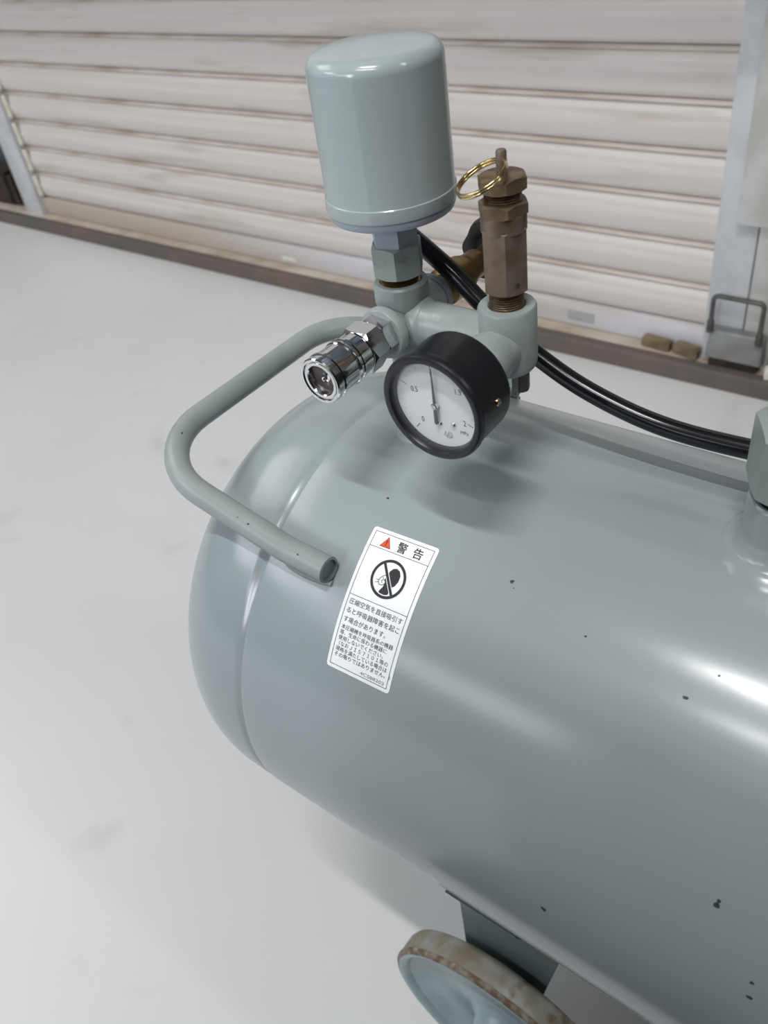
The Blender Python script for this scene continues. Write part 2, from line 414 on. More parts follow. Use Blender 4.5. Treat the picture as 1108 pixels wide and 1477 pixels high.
# things on the ledge
lk = empty('shutter_lock', (-0.376, 1.372, SH))
tag(lk, 'grey steel shutter lock box with a wire handle on the ledge', 'lock')
bm = B(); box(bm, -0.4235, -0.3265, 1.338, 1.362, 0.052, 0.104, 0.004, 3)
for v in bm.verts:
    if v.co.z > 0.09: v.co.y += 0.006; v.co.x = -0.375 + (v.co.x + 0.375) * 0.95
lb = obj('lock_body', bm, M['galv'], lk, 40)
bm = B(); box(bm, -0.418, -0.334, 1.346, 1.362, SH, 0.054, 0.002); obj('lock_gap_block', bm, M['brown'], lk, 40)  # dark block filling the gap below the lock body
hp = fillet_path([(-0.4190, 1.338, 0.109), (-0.4190, 1.338, 0.172), (-0.3350, 1.336, 0.172), (-0.3350, 1.336, 0.100)], [0.009, 0.009], 6)
bm = B(); tube(bm, hp, 0.0042, 12); wh = obj('wire_handle', bm, M['hasp'], lk, 40)
for x, z in ((-0.4190, 0.115), (-0.3350, 0.106)):
    bm = B(); lathe(bm, (x, 1.338, z - 0.012), (0, 0, 1), [(0, 0), (0.0058, 0.0005), (0.0062, 0.004), (0.0062, 0.020), (0.005, 0.024), (0, 0.024)], 14)
    obj('handle_socket', bm, M['hasp'], wh, 40)

def lump(name, c, sx, sy, sz, rz, m, label, cat, group=None, seed=1):
    random.seed(seed); bm = B(); r = bmesh.ops.create_cube(bm, size=1.0)
    bmesh.ops.bevel(bm, geom=list(bm.edges), offset=0.09, segments=2, affect='EDGES')
    for v in bm.verts:
        k = 1 + random.uniform(-0.05, 0.05)
        p = Vector((v.co.x * sx * k, v.co.y * sy * k, v.co.z * sz * k))
        v.co = Matrix.Rotation(rz, 3, 'Z') @ p + Vector(c)
    zmin = min(v.co.z for v in bm.verts)
    for v in bm.verts: v.co.z += SH - 0.0008 - zmin
    return tag(obj(name, bm, m, None, 50), label, cat, group)
lump('wood_block', (-0.522, 1.366, 0.045), 0.055, 0.018, 0.019, radians(-6), M['block'], 'small brown wood block on the ledge farther from the lock box', 'block', seed=3)
lump('wood_block', (-0.462, 1.360, 0.045), 0.050, 0.018, 0.021, radians(-14), M['block'], 'small brown wood block on the ledge touching the lock box', 'block', seed=5)
lump('white_scrap', (-0.306, 1.345, 0.045), 0.026, 0.016, 0.022, 0.3, M['white_scrap'], 'crumpled white scrap right of the lock box', 'scrap', seed=8)
lump('green_scrap', (-0.308, 1.356, 0.06), 0.020, 0.012, 0.052, 0.1, M['green_scrap'], 'small green plastic piece beside the lock box', 'scrap', seed=9)
lump('timber_offcut', (-2.80, 1.42, 0.1), 0.30, 0.085, 0.105, 0.0, M['brown'], 'dark brown timber block left of the far guide rail', 'timber', seed=12)

# ================================================================== THE COMPRESSOR
AY, AZ, R = 0.3066, CAMZ - 0.4244, 0.15
MX, VX, MZ = -0.2503, -0.1892, 0.6762          # switch axis, valve axis, manifold height
comp = empty('air_compressor', (-0.05, AY, 0.0))
tag(comp, 'grey-green air compressor tank with gauge, handle and warning label', 'air compressor')

def tp(x, ang, r=R):
    a = radians(ang); return Vector((x, AY + r * sin(a), AZ + r * cos(a)))

# tank shell and dished end
XS, XE = -0.2900, 0.52
bm = B()
lathe(bm, (0, AY, AZ), (1, 0, 0), [(0.140, XS + 0.002), (R - 0.0016, XS), (R - 0.0008, XS + 0.0005), (R - 0.0002, XS + 0.0013), (R, XS + 0.0026), (R, XS + 0.02), (R, -0.05), (R, 0.25), (R, XE - 0.001), (0.140, XE)], 160)
shell = obj('tank_shell', bm, M['paint'], comp, 30)
fl, dd, ee = 0.015, 0.09, 2.35
pr = [(0.140, XS + 0.004), (R - 0.0022, XS + 0.0010), (R - 0.0019, XS - 0.0004), (R - 0.0017, XS - 0.0014), (R - 0.00125, XS - 0.0026), (R - 0.0008, XS - 0.0040), (R - 0.00055, XS - 0.0052), (R - 0.0005, XS - 0.0070), (R - 0.0006, XS - fl)]
for i in range(1, 33):
    a = pi / 2 * i / 32
    pr.append(((R - 0.0006) * max(0, cos(a)) ** (2 / ee), XS - fl - dd * sin(a) ** (2 / ee)))
pr[-1] = (0, pr[-1][1])
bm = B(); lathe(bm, (0, AY, AZ), (1, 0, 0), pr, 160); obj('tank_end', bm, M['paint'], comp, 30)
pr = [(0.140, XE - 0.002), (R - 0.001, XE), (R - 0.001, XE + fl)]
for i in range(1, 25):
    a = pi / 2 * i / 24
    pr.append(((R - 0.001) * max(0, cos(a)) ** (2 / ee), XE + fl + dd * sin(a) ** (2 / ee)))
pr[-1] = (0, pr[-1][1])
bm = B(); lathe(bm, (0, AY, AZ), (1, 0, 0), pr, 120); obj('tank_end', bm, M['paint'], comp, 30)

# chips and specks in the paint
def chip(x, ang, s, k, parent=shell):
    random.seed(k); bm = B(); c = None; ring = []
    for i in range(9):
        t = 2 * pi * i / 9; rr = s * random.uniform(0.55, 1.1)
        ring.append(bm.verts.new(tp(x + rr * cos(t) * 1.2, ang + math.degrees(rr * sin(t) / R), R + 0.00012)))
    bm.faces.new(ring); bmesh.ops.triangulate(bm, faces=bm.faces)
    flat('paint_chip', bm, M['chip'], parent)
for x, a, s, k in ((-0.1517, -26, 0.0011, 1), (-0.0606, -32.8, 0.0010, 2), (-0.0905, -82, 0.0016, 3), (-0.0228, -60.3, 0.0015, 4), (-0.0225, -59.6, 0.0009, 14),
                   (-0.2366, -19.5, 0.0007, 5), (-0.109, -30.0, 0.0006, 6), (-0.1495, -27.0, 0.0004, 7), (-0.052, -27.5, 0.0006, 8), (-0.002, -70, 0.0010, 9), (-0.001, -73, 0.0012, 10)):
    chip(x, a, s, k)

# carrying handle: bent tube welded along both shoulders of the tank
HR = 0.0074
def mir(p): return (p[0], 2 * AY - p[1], p[2])
near = [(-0.2435, 0.2102, 0.5800), (-0.272, 0.2100, 0.5818), (-0.3815, 0.2110, 0.6060)]
path = near + [mir(p) for p in near[::-1]]
hp = fillet_path(path, [0.06, 0.047, 0.047, 0.06], 12)
bm = B(); tube(bm, hp, HR, 28, cap=False)
handle = obj('handle', bm, M['handle'], comp, 50)
for sgn, p in ((1, near[0]), (-1, mir(near[0]))):
    bm = B(); lathe(bm, p, (1, 0, 0), [(HR, -0.0002), (HR - 0.0003, 0.0005), (HR * 0.80, 0.0006), (HR * 0.78, -0.0012), (0, -0.0015)], 28)
    obj('tube_end', bm, M['dark_paint'], handle, 40)
    bm = B(); wp = []
    for i in range(14):
        x = -0.2425 - 0.034 * i / 13
        wp.append(tp(x, (-38.0 if sgn > 0 else 38.0) - sgn * 2.1, R + 0.0006))
    tube(bm, wp, [0.0006 + 0.0028 * sin(pi * min(1, (i + 0.6) / 13.6)) ** 0.5 for i in range(14)], 12)
    obj('weld_bead', bm, M['handle'], handle, 60)
for k, (px_, s_) in enumerate((((-0.2600, 0.2101, 0.5808), 0.0008), ((-0.2960, 0.2103, 0.5868), 0.0009), ((-0.3035, 0.2104, 0.5884), 0.0005), ((-0.3760, 0.2320, 0.6048), 0.0009), ((-0.3755, 0.2330, 0.6048), 0.0006))):
    best = min(range(1, len(hp) - 1), key=lambda q: (hp[q] - Vector(px_)).length)
    seg = min(((hp[best - 1], hp[best]), (hp[best], hp[best + 1])), key=lambda ab: ((ab[0] + ab[1]) / 2 - Vector(px_)).length)
    tg = (seg[1] - seg[0]).normalized(); ctr = seg[0] + tg * max(0, min((seg[1] - seg[0]).length, (Vector(px_) - seg[0]).dot(tg)))
    nv = Vector((0, 0, CAMZ)) - ctr; nv = (nv - tg * nv.dot(tg)).normalized(); sv_ = tg.cross(nv)
    random.seed(40 + k); bm = B()
    bm.faces.new([bm.verts.new(ctr + nv * (HR * cos(0.9 * s_ / HR) + 0.00012) + (tg * cos(2 * pi * q / 8) + sv_ * sin(2 * pi * q / 8) * 0.7) * s_ * random.uniform(0.6, 1.1)) for q in range(8)])
    flat('paint_chip', bm, M['chip'], handle)

# ---- warning label on the shell
LW, LH = 0.0405, 0.0775
def lab(u, v, e=0.0002):
    """u across, v down the label in metres"""
    return tp(-0.2342 + u + 0.0032 * v / LH, -25.9 + 0.5 * u / LW - math.degrees(v / R), R + e)
def lab_poly(bm, uv, e):
    bm.faces.new([bm.verts.new(lab(u, v, e)) for u, v in uv])
def lab_strip(bm, u0, v0, u1, v1, wd, e, n=20):
    d = Vector((u1 - u0, v1 - v0)); L = d.length; d /= L; p = Vector((-d.y, d.x)) * wd / 2; pa = None
    for i in range(n + 1):
        c = Vector((u0, v0)) + d * L * i / n
        a = bm.verts.new(lab(*(c + p), e)); b = bm.verts.new(lab(*(c - p), e))
        if pa: bm.faces.new((pa[0], a, b, pa[1]))
        pa = (a, b)
bm = B(); rc = 0.0017; N = 26; rows = []
for i in range(N + 1):
    v = LH * (0.5 - 0.5 * cos(pi * i / N)); dv = min(v, LH - v)
    ins = rc - sqrt(max(0, rc * rc - (rc - dv) ** 2)) if dv < rc else 0
    rows.append([(ins + (LW - 2 * ins) * j / 8, v) for j in range(9)])
top = [[bm.verts.new(lab(u, v, 0.00022)) for u, v in r] for r in rows]
bot = [[bm.verts.new(lab(u, v, -0.0002)) for u, v in r] for r in rows]
for i in range(N):
    for j in range(8):
        bm.faces.new((top[i][j], top[i][j + 1], top[i + 1][j + 1], top[i + 1][j]))
    bm.faces.new((top[i][0], top[i + 1][0], bot[i + 1][0], bot[i][0])); bm.faces.new((top[i][8], bot[i][8], bot[i + 1][8], top[i + 1][8]))
for j in range(8):
    bm.faces.new((top[0][j], bot[0][j], bot[0][j + 1], top[0][j + 1])); bm.faces.new((top[N][j], top[N][j + 1], bot[N][j + 1], bot[N][j]))
label = obj('warning_label', bm, M['sticker'], comp, 60)
label['label'] = 'white warning sticker with a crossed-out mask pictogram'
E1 = 0.00036
bm = B(); mg = 0.0021; V1, V2 = 0.0104, 0.0376
for a in ((mg, mg, LW - mg, mg), (mg, LH - mg, LW - mg, LH - mg), (mg, mg, mg, LH - mg), (LW - mg, mg, LW - mg, LH - mg), (mg, V1, LW - mg, V1), (mg, V2, LW - mg, V2)):
    lab_strip(bm, *a, 0.00026, E1)
flat('printed_frame', bm, M['ink'], label)
# orange triangle with a black edge and exclamation mark
tu, tv = 0.0110, 0.0063
bm = B(); lab_poly(bm, [(tu - 0.0034, tv + 0.0029), (tu + 0.0034, tv + 0.0029), (tu, tv - 0.0031)], E1); flat('triangle_edge', bm, M['ink'], label)
bm = B(); lab_poly(bm, [(tu - 0.0029, tv + 0.00262), (tu + 0.0029, tv + 0.00262), (tu, tv - 0.0026)], E1 + 0.00006); flat('orange_triangle', bm, M['orange'], label)
bm = B(); lab_strip(bm, tu, tv - 0.0011, tu, tv + 0.0009, 0.0006, E1 + 0.00012, 3); lab_strip(bm, tu, tv + 0.0013, tu, tv + 0.0019, 0.0006, E1 + 0.00012, 2); flat('exclamation_mark', bm, M['ink'], label)
def lab_text(bm, s, size, u, v, width=None, bold=0.0):
    t = text_bm(s, size, 'LEFT', bold)
    if not t.verts: t.free(); return
    x0 = min(q.co.x for q in t.verts); x1 = max(q.co.x for q in t.verts)
    k = (width / (x1 - x0)) if width else 1.0
    join_bm(bm, t, lambda c: lab(u + (c.x - x0) * k, v - c.y, E1))
bm = B(); lab_text(bm, '警', 0.0061, 0.0178, 0.0087, 0.0058, 0.00006); lab_text(bm, '告', 0.0061, 0.0277, 0.0087, 0.0056, 0.00006); flat('heading_lettering', bm, M['ink'], label)
# prohibition sign
pu, pv, pr_ = 0.0205, 0.0238, 0.0102
def lab_ring(bm, cu, cv, r0, r1, e, n=64, a0=0, a1=360):
    pa = None
    for i in range(n + 1):
        t = radians(a0 + (a1 - a0) * i / n)
        a = bm.verts.new(lab(cu + r0 * cos(t), cv - r0 * sin(t), e)); b = bm.verts.new(lab(cu + r1 * cos(t), cv - r1 * sin(t), e))
        if pa: bm.faces.new((pa[0], a, b, pa[1]))
        pa = (a, b)
def lab_shape(bm, pts, e):
    f = bm.faces.new([bm.verts.new(lab(pu + a, pv - b, e)) for a, b in pts]); bmesh.ops.triangulate(bm, faces=[f])
bm = B(); lab_shape(bm, [(0.0005, 0.0058), (0.0025, 0.0066), (0.0046, 0.0058), (0.0060, 0.0035), (0.0061, 0.0005), (0.0050, -0.0022), (0.0032, -0.0038), (0.0030, -0.0075), (0.0010, -0.0082), (-0.0022, -0.0080), (-0.0026, -0.0073), (-0.0012, -0.0045), (-0.0011, -0.0018), (-0.0020, -0.0012), (-0.0016, 0.0002), (-0.0008, 0.0012), (-0.0008, 0.0038)], E1)
flat('pictogram_head', bm, M['ink'], label)
bm = B()
mp_ = [(-0.0012, 0.0015), (-0.0030, 0.0010), (-0.0046, -0.0008), (-0.0050, -0.0026), (-0.0040, -0.0040), (-0.0022, -0.0040), (-0.0012, -0.0030)]
for (a, b), (c, d) in zip(mp_, mp_[1:]): lab_strip(bm, pu + a, pv - b, pu + c, pv - d, 0.0003, E1 + 0.0001, 2)
for s_ in ((-0.0050, -0.0018, -0.0066, -0.0020), (-0.0048, -0.0030, -0.0066, -0.0036), (-0.0030, 0.0002, -0.0024, -0.0010), (-0.0024, -0.0010, -0.0032, -0.0018), (-0.0032, -0.0018, -0.0024, -0.0030), (-0.0010, 0.0024, -0.0026, 0.0016)):
    lab_strip(bm, pu + s_[0], pv - s_[1], pu + s_[2], pv - s_[3], 0.00026, E1 + 0.0001, 2)
flat('pictogram_mask', bm, M['ink'], label)
bm = B(); lab_strip(bm, pu - 0.0054, pv - 0.0074, pu + 0.0054, pv + 0.0074, 0.0022, E1 + 0.00008, 14); flat('pictogram_bar_edge', bm, M['sticker'], label)
bm = B(); lab_ring(bm, pu, pv, pr_, pr_ - 0.00145, E1 + 0.00014); lab_strip(bm, pu - 0.0054, pv - 0.0074, pu + 0.0054, pv + 0.0074, 0.0015, E1 + 0.00014, 14); flat('prohibition_ring', bm, M['ink'], label)
bm = B()
big = ['圧縮空気を直接吸引す', 'ると呼吸器障害を起こ', 'す場合があります。']
small = ['本圧縮機を呼吸器系の機器', '等、生命に係わる機器に', '使用しないでください。', '（なおＪＩＳ７１０１等の', '規格を満たしている場合は', 'その限りではありません。）']
for i, s_ in enumerate(big): lab_text(bm, s_, 0.0033, 0.0036, V2 + 0.0046 + 0.0048 * i, 0.0333 * len(s_.rstrip('。')) / 10.0)
for i, s_ in enumerate(small): lab_text(bm, s_, 0.0027, 0.0036 - (0.0 if s_[0] != '（' else -0.0012), V2 + 0.0182 + 0.00295 * i, 0.0333 * (len(s_) - (0.5 if s_[-1] == '。' or s_[0] == '（' else 0)) / 12.2)
flat('warning_lettering', bm, M['ink'], label)
M['ink_grey'] = mat('grey_print_ink', srgb(120, 122, 126), srgb(116, 118, 122), 50, rough=0.55)
bm = B(); lab_text(bm, '4CS88203', 0.0024, 0.0215, LH - 0.0031, 0.0150); flat('part_number', bm, M['ink_grey'], label)

# ---- manifold casting
ZB, ZR = 0.6975, 0.6958        # top of the two upright bosses
bm = B()
lathe(bm, (MX, AY, 0), (0, 0, 1), [(0.0085, ZB - 0.004), (0.0105, ZB), (0.0128, ZB), (0.0137, ZB - 0.001), (0.0139, ZB - 0.0105), (0.0131, ZB - 0.0125), (0.0125, MZ), (0.0125, MZ - 0.010), (0.0118, MZ - 0.0145), (0.0105, MZ - 0.018), (0.0105, MZ - 0.020), (0, MZ - 0.020)], 48)
lathe(bm, (MX, AY, MZ), (0, -1, 0), [(0, -0.024), (0.0108, -0.024), (0.0112, -0.017), (0.0108, -0.012), (0.0112, 0.009), (0.0118, 0.0135), (0.0131, 0.0147), (0.0136, 0.0160), (0.0136, 0.0190), (0.0128, 0.0204), (0.0100, 0.0204), (0, 0.0196)], 48)
mani = obj('manifold', bm, M['paint_cast'], comp, 38)
bm = B(); lathe(bm, (0, AY, MZ), (1, 0, 0), [(0, MX - 0.0138), (0.008, MX - 0.0135), (0.0110, MX - 0.011), (0.0128, MX - 0.004), (0.0130, MX + 0.0138), (0.0122, MX + 0.0152), (0.0113, MX + 0.0165), (0.0110, VX - 0.022), (0.0114, VX - 0.012), (0.0118, VX), (0, VX)], 48)
obj('cross_pipe', bm, M['paint_cast'], mani, 38)
bm = B()
lathe(bm, (VX, AY, 0), (0, 0, 1), [(0.0082, ZR - 0.006), (0.0082, ZR - 0.0008), (0.0090, ZR), (0.0130, ZR), (0.0138, ZR - 0.0012), (0.0139, MZ - 0.004), (0.0137, MZ - 0.0085)] + arcprof(0.0087, MZ - 0.0095, 0.005, 5, -90, 6) + [(0, MZ - 0.0145)], 48)
obj('valve_tee', bm, M['paint_cast'], mani, 38)
bm = B(); lathe(bm, (VX, AY, MZ), (0, -1, 0), [(0, 0.0), (0.0112, 0.003), (0.0118, 0.010), (0.0122, 0.016), (0.0130, 0.0185), (0.0132, 0.0245), (0.0124, 0.0262), (0.007, 0.0262), (0, 0.0262)], 48)
obj('gauge_boss', bm, M['paint_cast'], mani, 38)
bm = B(); hexnut(bm, (VX + 0.0050, AY + 0.002, 0), (0, 0, 1), 0.0046, MZ - 0.0262, MZ - 0.0135, 0.3); obj('drain_plug', bm, M['dark_steel'], mani, 30)
bm = B(); lathe(bm, (MX, AY, 0), (0, 0, 1), [(0.0105, MZ - 0.019), (0.0095, MZ - 0.022), (0.0095, 0.612), (0.0105, 0.6085), (0.0125, 0.6060), (0.0135, 0.6040), (0, 0.602)], 40)
obj('riser_pipe', bm, M['paint_cast'], mani, 40)

# ---- pressure switch
bm = B()
ZT = 0.8030
pr = [(0.0296, 0.7378), (0.0307, 0.7372), (0.0309, 0.7382), (0.0308, 0.7430), (0.0304, 0.7434), (0.0303, 0.7450), (0.0302, 0.7480), (0.0298, 0.7960)] + arcprof(0.0238, 0.7962, 0.0060, 4, 80, 9) + [(0.0210, ZT - 0.0004), (0.0120, ZT + 0.0002), (0, ZT + 0.0004)]
lathe(bm, (MX + 0.0008, AY, 0), (0, 0, 1), pr, 96)
sw = obj('pressure_switch', bm, M['paint_cap'], comp, 28); sw['label'] = 'grey-green cylindrical pressure switch cover'
bm = B(); lathe(bm, (MX + 0.0008, AY, 0), (0, 0, 1), [(0, 0.7390), (0.0296, 0.7385), (0.0301, 0.7374), (0.0301, 0.7352), (0.0292, 0.7331), (0.0150, 0.7326), (0, 0.7326)], 96); obj('switch_base', bm, M['plastic_base'], sw, 50)
CAMDIR = atan2(-AY, 0.25)
bm = B(); hexnut(bm, (MX, AY, 0), (0, 0, 1), 0.0118, 0.7165, 0.7335, 0, up=(0.30, -0.30, 0)); obj('switch_stem', bm, M['plastic_base'], sw, 25)
bm = B(); hexnut(bm, (MX, AY, 0), (0, 0, 1), 0.0132, 0.7010, 0.7170, 0, up=(0.22, -0.36, 0)); obj('union_nut', bm, M['worn_paint'], sw, 25)
def threads(bm, x, y, z0, z1, r, pitch=0.0011, n=36):
    pr = [(0, z0), (r, z0)]; k = int((z1 - z0) / pitch)
    for i in range(k):
        pr += [(r, z0 + pitch * i), (r * 0.9, z0 + pitch * (i + 0.5))]
    pr += [(r, z1), (0, z1)]
    lathe(bm, (x, y, 0), (0, 0, 1), pr, n)
bm = B(); threads(bm, MX, AY, ZB - 0.003, 0.7016, 0.0102); obj('thread', bm, M['brass_dull'], sw, 60)

# ---- safety valve
bm = B(); hexnut(bm, (VX, AY, 0), (0, 0, 1), 0.0109, 0.7035, 0.7332, 0, up=(0.19, -0.30, 0), cham1=True)
sv = obj('safety_valve', bm, M['bronze'], comp, 25); sv['label'] = 'tarnished bronze safety valve with a pull ring'
bm = B(); threads(bm, VX, AY, ZR - 0.004, 0.7040, 0.0080); obj('valve_thread', bm, M['bronze_dark'], sv, 60)
bm = B(); lathe(bm, (VX, AY, 0), (0, 0, 1), [(0, 0.730), (0.0101, 0.7315), (0.0101, 0.7390), (0, 0.7390)], 40); obj('valve_collar', bm, M['bronze'], sv, 30)
bm = B(); hexnut(bm, (VX, AY, 0), (0, 0, 1), 0.0113, 0.7384, 0.7440, 0, up=(0.26, -0.30, 0)); obj('lock_nut', bm, M['bronze_dark'], sv, 25)
bm = B(); threads(bm, VX, AY, 0.7438, 0.7495, 0.0082); obj('adjusting_thread', bm, M['bronze_dark'], sv, 60)
bm = B(); hexnut(bm, (VX, AY, 0), (0, 0, 1), 0.0110, 0.7487, 0.7548, 0, up=(0.25, -0.30, 0)); obj('valve_cap', bm, M['bronze_dark'], sv, 25)
bm = B(); lathe(bm, (VX, AY, 0), (0, 0, 1), [(0, 0.752), (0.0023, 0.752), (0.0023, 0.7640), (0.0019, 0.7648), (0, 0.7650)], 20); obj('valve_pin', bm, M['bronze'], sv, 40)
fx = Vector((VX, AY, 0)); cd = (Vector((0, 0, 0)) - fx); cd.z = 0; cd.normalize(); sd = Vector((-cd.y, cd.x, 0))
fn = (cd * cos(radians(32)) + sd * sin(radians(32)))
bm = B(); lathe(bm, fx + fn * 0.00915 + Vector((0, 0, 0.7080)), fn, [(0.0013, 0.0001), (0.0013, 0.0004), (0, 0.0004)], 16); obj('vent_hole', bm, M['chip'], sv, 40)
# split ring through the pin
def c2w(v): return Vector((RX[0] * v[0] + RX[1] * v[1] + RX[2] * v[2], RY[0] * v[0] + RY[1] * v[1] + RY[2] * v[2], RZ[0] * v[0] + RZ[1] * v[1] + RZ[2] * v[2]))
ma = c2w((0.743, -0.669, 0)); mi = c2w((0.669 * 0.60, 0.743 * 0.60, -0.80))
RR = 0.0112
pin_hole = Vector((VX, AY, 0.7603)); rcen = pin_hole - ma * RR * 0.985
rp = [rcen + (ma * cos(t) + mi * sin(t)) * (RR + 0.00018 * (i % 2) * 0) for i, t in enumerate([2 * pi * k / 64 for k in range(65)])]
nrm = ma.cross(mi).normalized()
bm = B()
for off in (-0.00062, 0.00062):
    tube(bm, [p + nrm * off for p in rp], 0.00072, 10, cap=False)
obj('pull_ring', bm, M['brass'], sv, 60)

# ---- pressure gauge
GX, GZ, GY = VX - 0.0002, 0.6766, 0.2410
bm = B()
lathe(bm, (GX, GY, GZ), (0, 1, 0), [(0.0214, 0.0052), (0.0216, 0.0018), (0.0224, 0.0004), (0.0240, 0), (0.0254, 0.0006), (0.0261, 0.0020), (0.0261, 0.0034), (0.0255, 0.0045), (0.0252, 0.0060), (0.0250, 0.0245), (0.0246, 0.0262), (0.0236, 0.0270), (0, 0.0272)], 96)
gauge = obj('pressure_gauge', bm, M['black'], comp, 40); gauge['label'] = 'round black pressure gauge with a white dial'
bm = B(); hexnut(bm, (GX, GY, GZ), (0, 1, 0), 0.0085, 0.0268, 0.0400, 0.2); obj('gauge_stem', bm, M['brass_dull'], gauge, 25)
bm = B(); lathe(bm, (GX, GY + 0.0050, GZ), (0, 1, 0), [(0, 0), (0.0214, 0), (0.0214, 0.0006), (0, 0.0006)], 64); dial = obj('dial', bm, M['dial'], gauge, 40)
bm = B(); lathe(bm, (GX, GY + 0.0020, GZ), (0, 1, 0), [(0, 0), (0.0214, 0), (0.0214, 0.0005), (0, 0.0005)], 64); obj('glass', bm, M['glass'], gauge, 40)
DY = GY + 0.0049
def dpt(a, b, e=0.0): return Vector((GX + a, DY - e, GZ + b))
marks = [(0.0, 231), (0.5, 157), (1.0, 95), (1.5, 38), (2.0, -19)]
def val_ang(v):
    for (a, b), (c, d) in zip(marks, marks[1:]):
        if v <= c + 1e-6: return b + (d - b) * (v - a) / (c - a)
def dstrip(bm, a, b, c, d, wd, e=0.0):
    D = Vector((c - a, d - b)).normalized(); p = Vector((-D.y, D.x)) * wd / 2
    bm.faces.new([bm.verts.new(dpt(x, y, e)) for x, y in ((a + p.x, b + p.y), (c + p.x, d + p.y), (c - p.x, d - p.y), (a - p.x, b - p.y))])
bm = B()
for i in range(0, 21):
    t = radians(val_ang(i * 0.1)); mj = i % 5 == 0
    r0, r1 = (0.0196, 0.0166) if mj else (0.0193, 0.0180)
    dstrip(bm, r0 * cos(t), r0 * sin(t), r1 * cos(t), r1 * sin(t), 0.00032 if mj else 0.00011)
flat('dial_ticks', bm, M['ink'], gauge)
bm = B()
def dtext(s, size, a, b, rot=0.0, kx=0.8):
    t = text_bm(s, size, 'CENTER'); y0 = min(q.co.y for q in t.verts); y1 = max(q.co.y for q in t.verts)
    def fn(c):
        x, y = c.x * kx, c.y - (y0 + y1) / 2
        return dpt(a + x * cos(rot) - y * sin(rot), b + x * sin(rot) + y * cos(rot))
    join_bm(bm, t, fn)
dtext('0', 0.0040, -0.0083, -0.0098, 0.1); dtext('0.5', 0.0040, -0.0112, 0.0052, 0.1); dtext('1.5', 0.0040, 0.0118, 0.0098, 0.1); dtext('2', 0.0040, 0.0142, -0.0056, 0.1); dtext('1', 0.0040, -0.0016, 0.0150, 0.1)
dtext('MPa', 0.0026, 0.0136, -0.0108, 0.1, 0.95)
flat('dial_lettering', bm, M['ink'], gauge)
bm = B(); LX, LZ = 0.0052, -0.0142
for s_ in ((-0.0024, -0.0012, -0.0017, 0.0014), (-0.0017, 0.0014, -0.0007, -0.0013), (-0.0007, -0.0013, 0.0000, 0.0014)):
    dstrip(bm, LX + s_[0], LZ + s_[1], LX + s_[2], LZ + s_[3], 0.00018)
def darc(cx_, cz_, r, a0, a1, wd=0.00016, n=20):
    q = [(cx_ + r * cos(radians(a0 + (a1 - a0) * i / n)), cz_ + r * sin(radians(a0 + (a1 - a0) * i / n))) for i in range(n + 1)]
    for (a, b), (c, d) in zip(q, q[1:]): dstrip(bm, a, b, c, d, wd)
darc(LX, LZ, 0.0019, 200, 380); darc(LX + 0.0010, LZ, 0.0014, 50, 310); darc(LX + 0.0010, LZ, 0.0007, 20, 340)
flat('dial_emblem', bm, M['ink'], gauge)
# needle with its counterweight and hub
na = radians(90.5); nx, nz = cos(na), sin(na); px_, pz_ = -nz, nx
def npt(l, s, e): return dpt(nx * l + px_ * s, nz * l + pz_ * s, e)
bm = B(); prism(bm, [npt(0.0190, 0.00012, 0.0016), npt(0.0190, -0.00012, 0.0016), npt(0.0, -0.0007, 0.0016), npt(-0.0088, -0.0009, 0.0016), npt(-0.0096, 0.0, 0.0016), npt(-0.0088, 0.0009, 0.0016), npt(0.0, 0.0007, 0.0016)], (0, 0.0005, 0))
flat('needle', bm, M['needle'], gauge)
bm = B(); lathe(bm, dpt(0, 0, 0), (0, -1, 0), [(0.0016, 0), (0.0016, 0.0020), (0.0012, 0.0024), (0.0006, 0.0024), (0.0005, 0.0021), (0, 0.0021)], 24); obj('needle_hub', bm, M['chrome'], gauge, 40)
for a, b in ((0.0083, -0.0078), (0.0012, -0.0092)):
    bm = B(); lathe(bm, dpt(a, b, 0), (0, -1, 0), [(0.0012, -0.0002), (0.0012, 0.0002), (0.0009, 0.0007), (0.0004, 0.00095), (0, 0.001)], 18); obj('dial_screw', bm, M['chrome'], gauge, 50)
# small brass screw in the side of the case
sc_o = Vector((GX + 0.0249 * cos(radians(6)), GY + 0.0150, GZ + 0.0249 * sin(radians(6)))); sc_d = Vector((cos(radians(6)), 0, sin(radians(6))))
bm = B(); lathe(bm, sc_o, sc_d, [(0.0017, -0.0004), (0.0017, 0.0007), (0.0013, 0.0012), (0, 0.0013)], 18); scr = obj('case_screw', bm, M['brass'], gauge, 50)
bm = B(); box(bm, -0.0014, 0.0014, -0.00022, 0.00022, -0.0001, 0.0001)
rot = sc_d.to_track_quat('Z', 'Y').to_matrix() @ Matrix.Rotation(0.6, 3, 'Z')
for v in bm.verts: v.co = rot @ v.co + sc_o + sc_d * 0.00135
flat('screw_slot', bm, M['chip'], gauge)

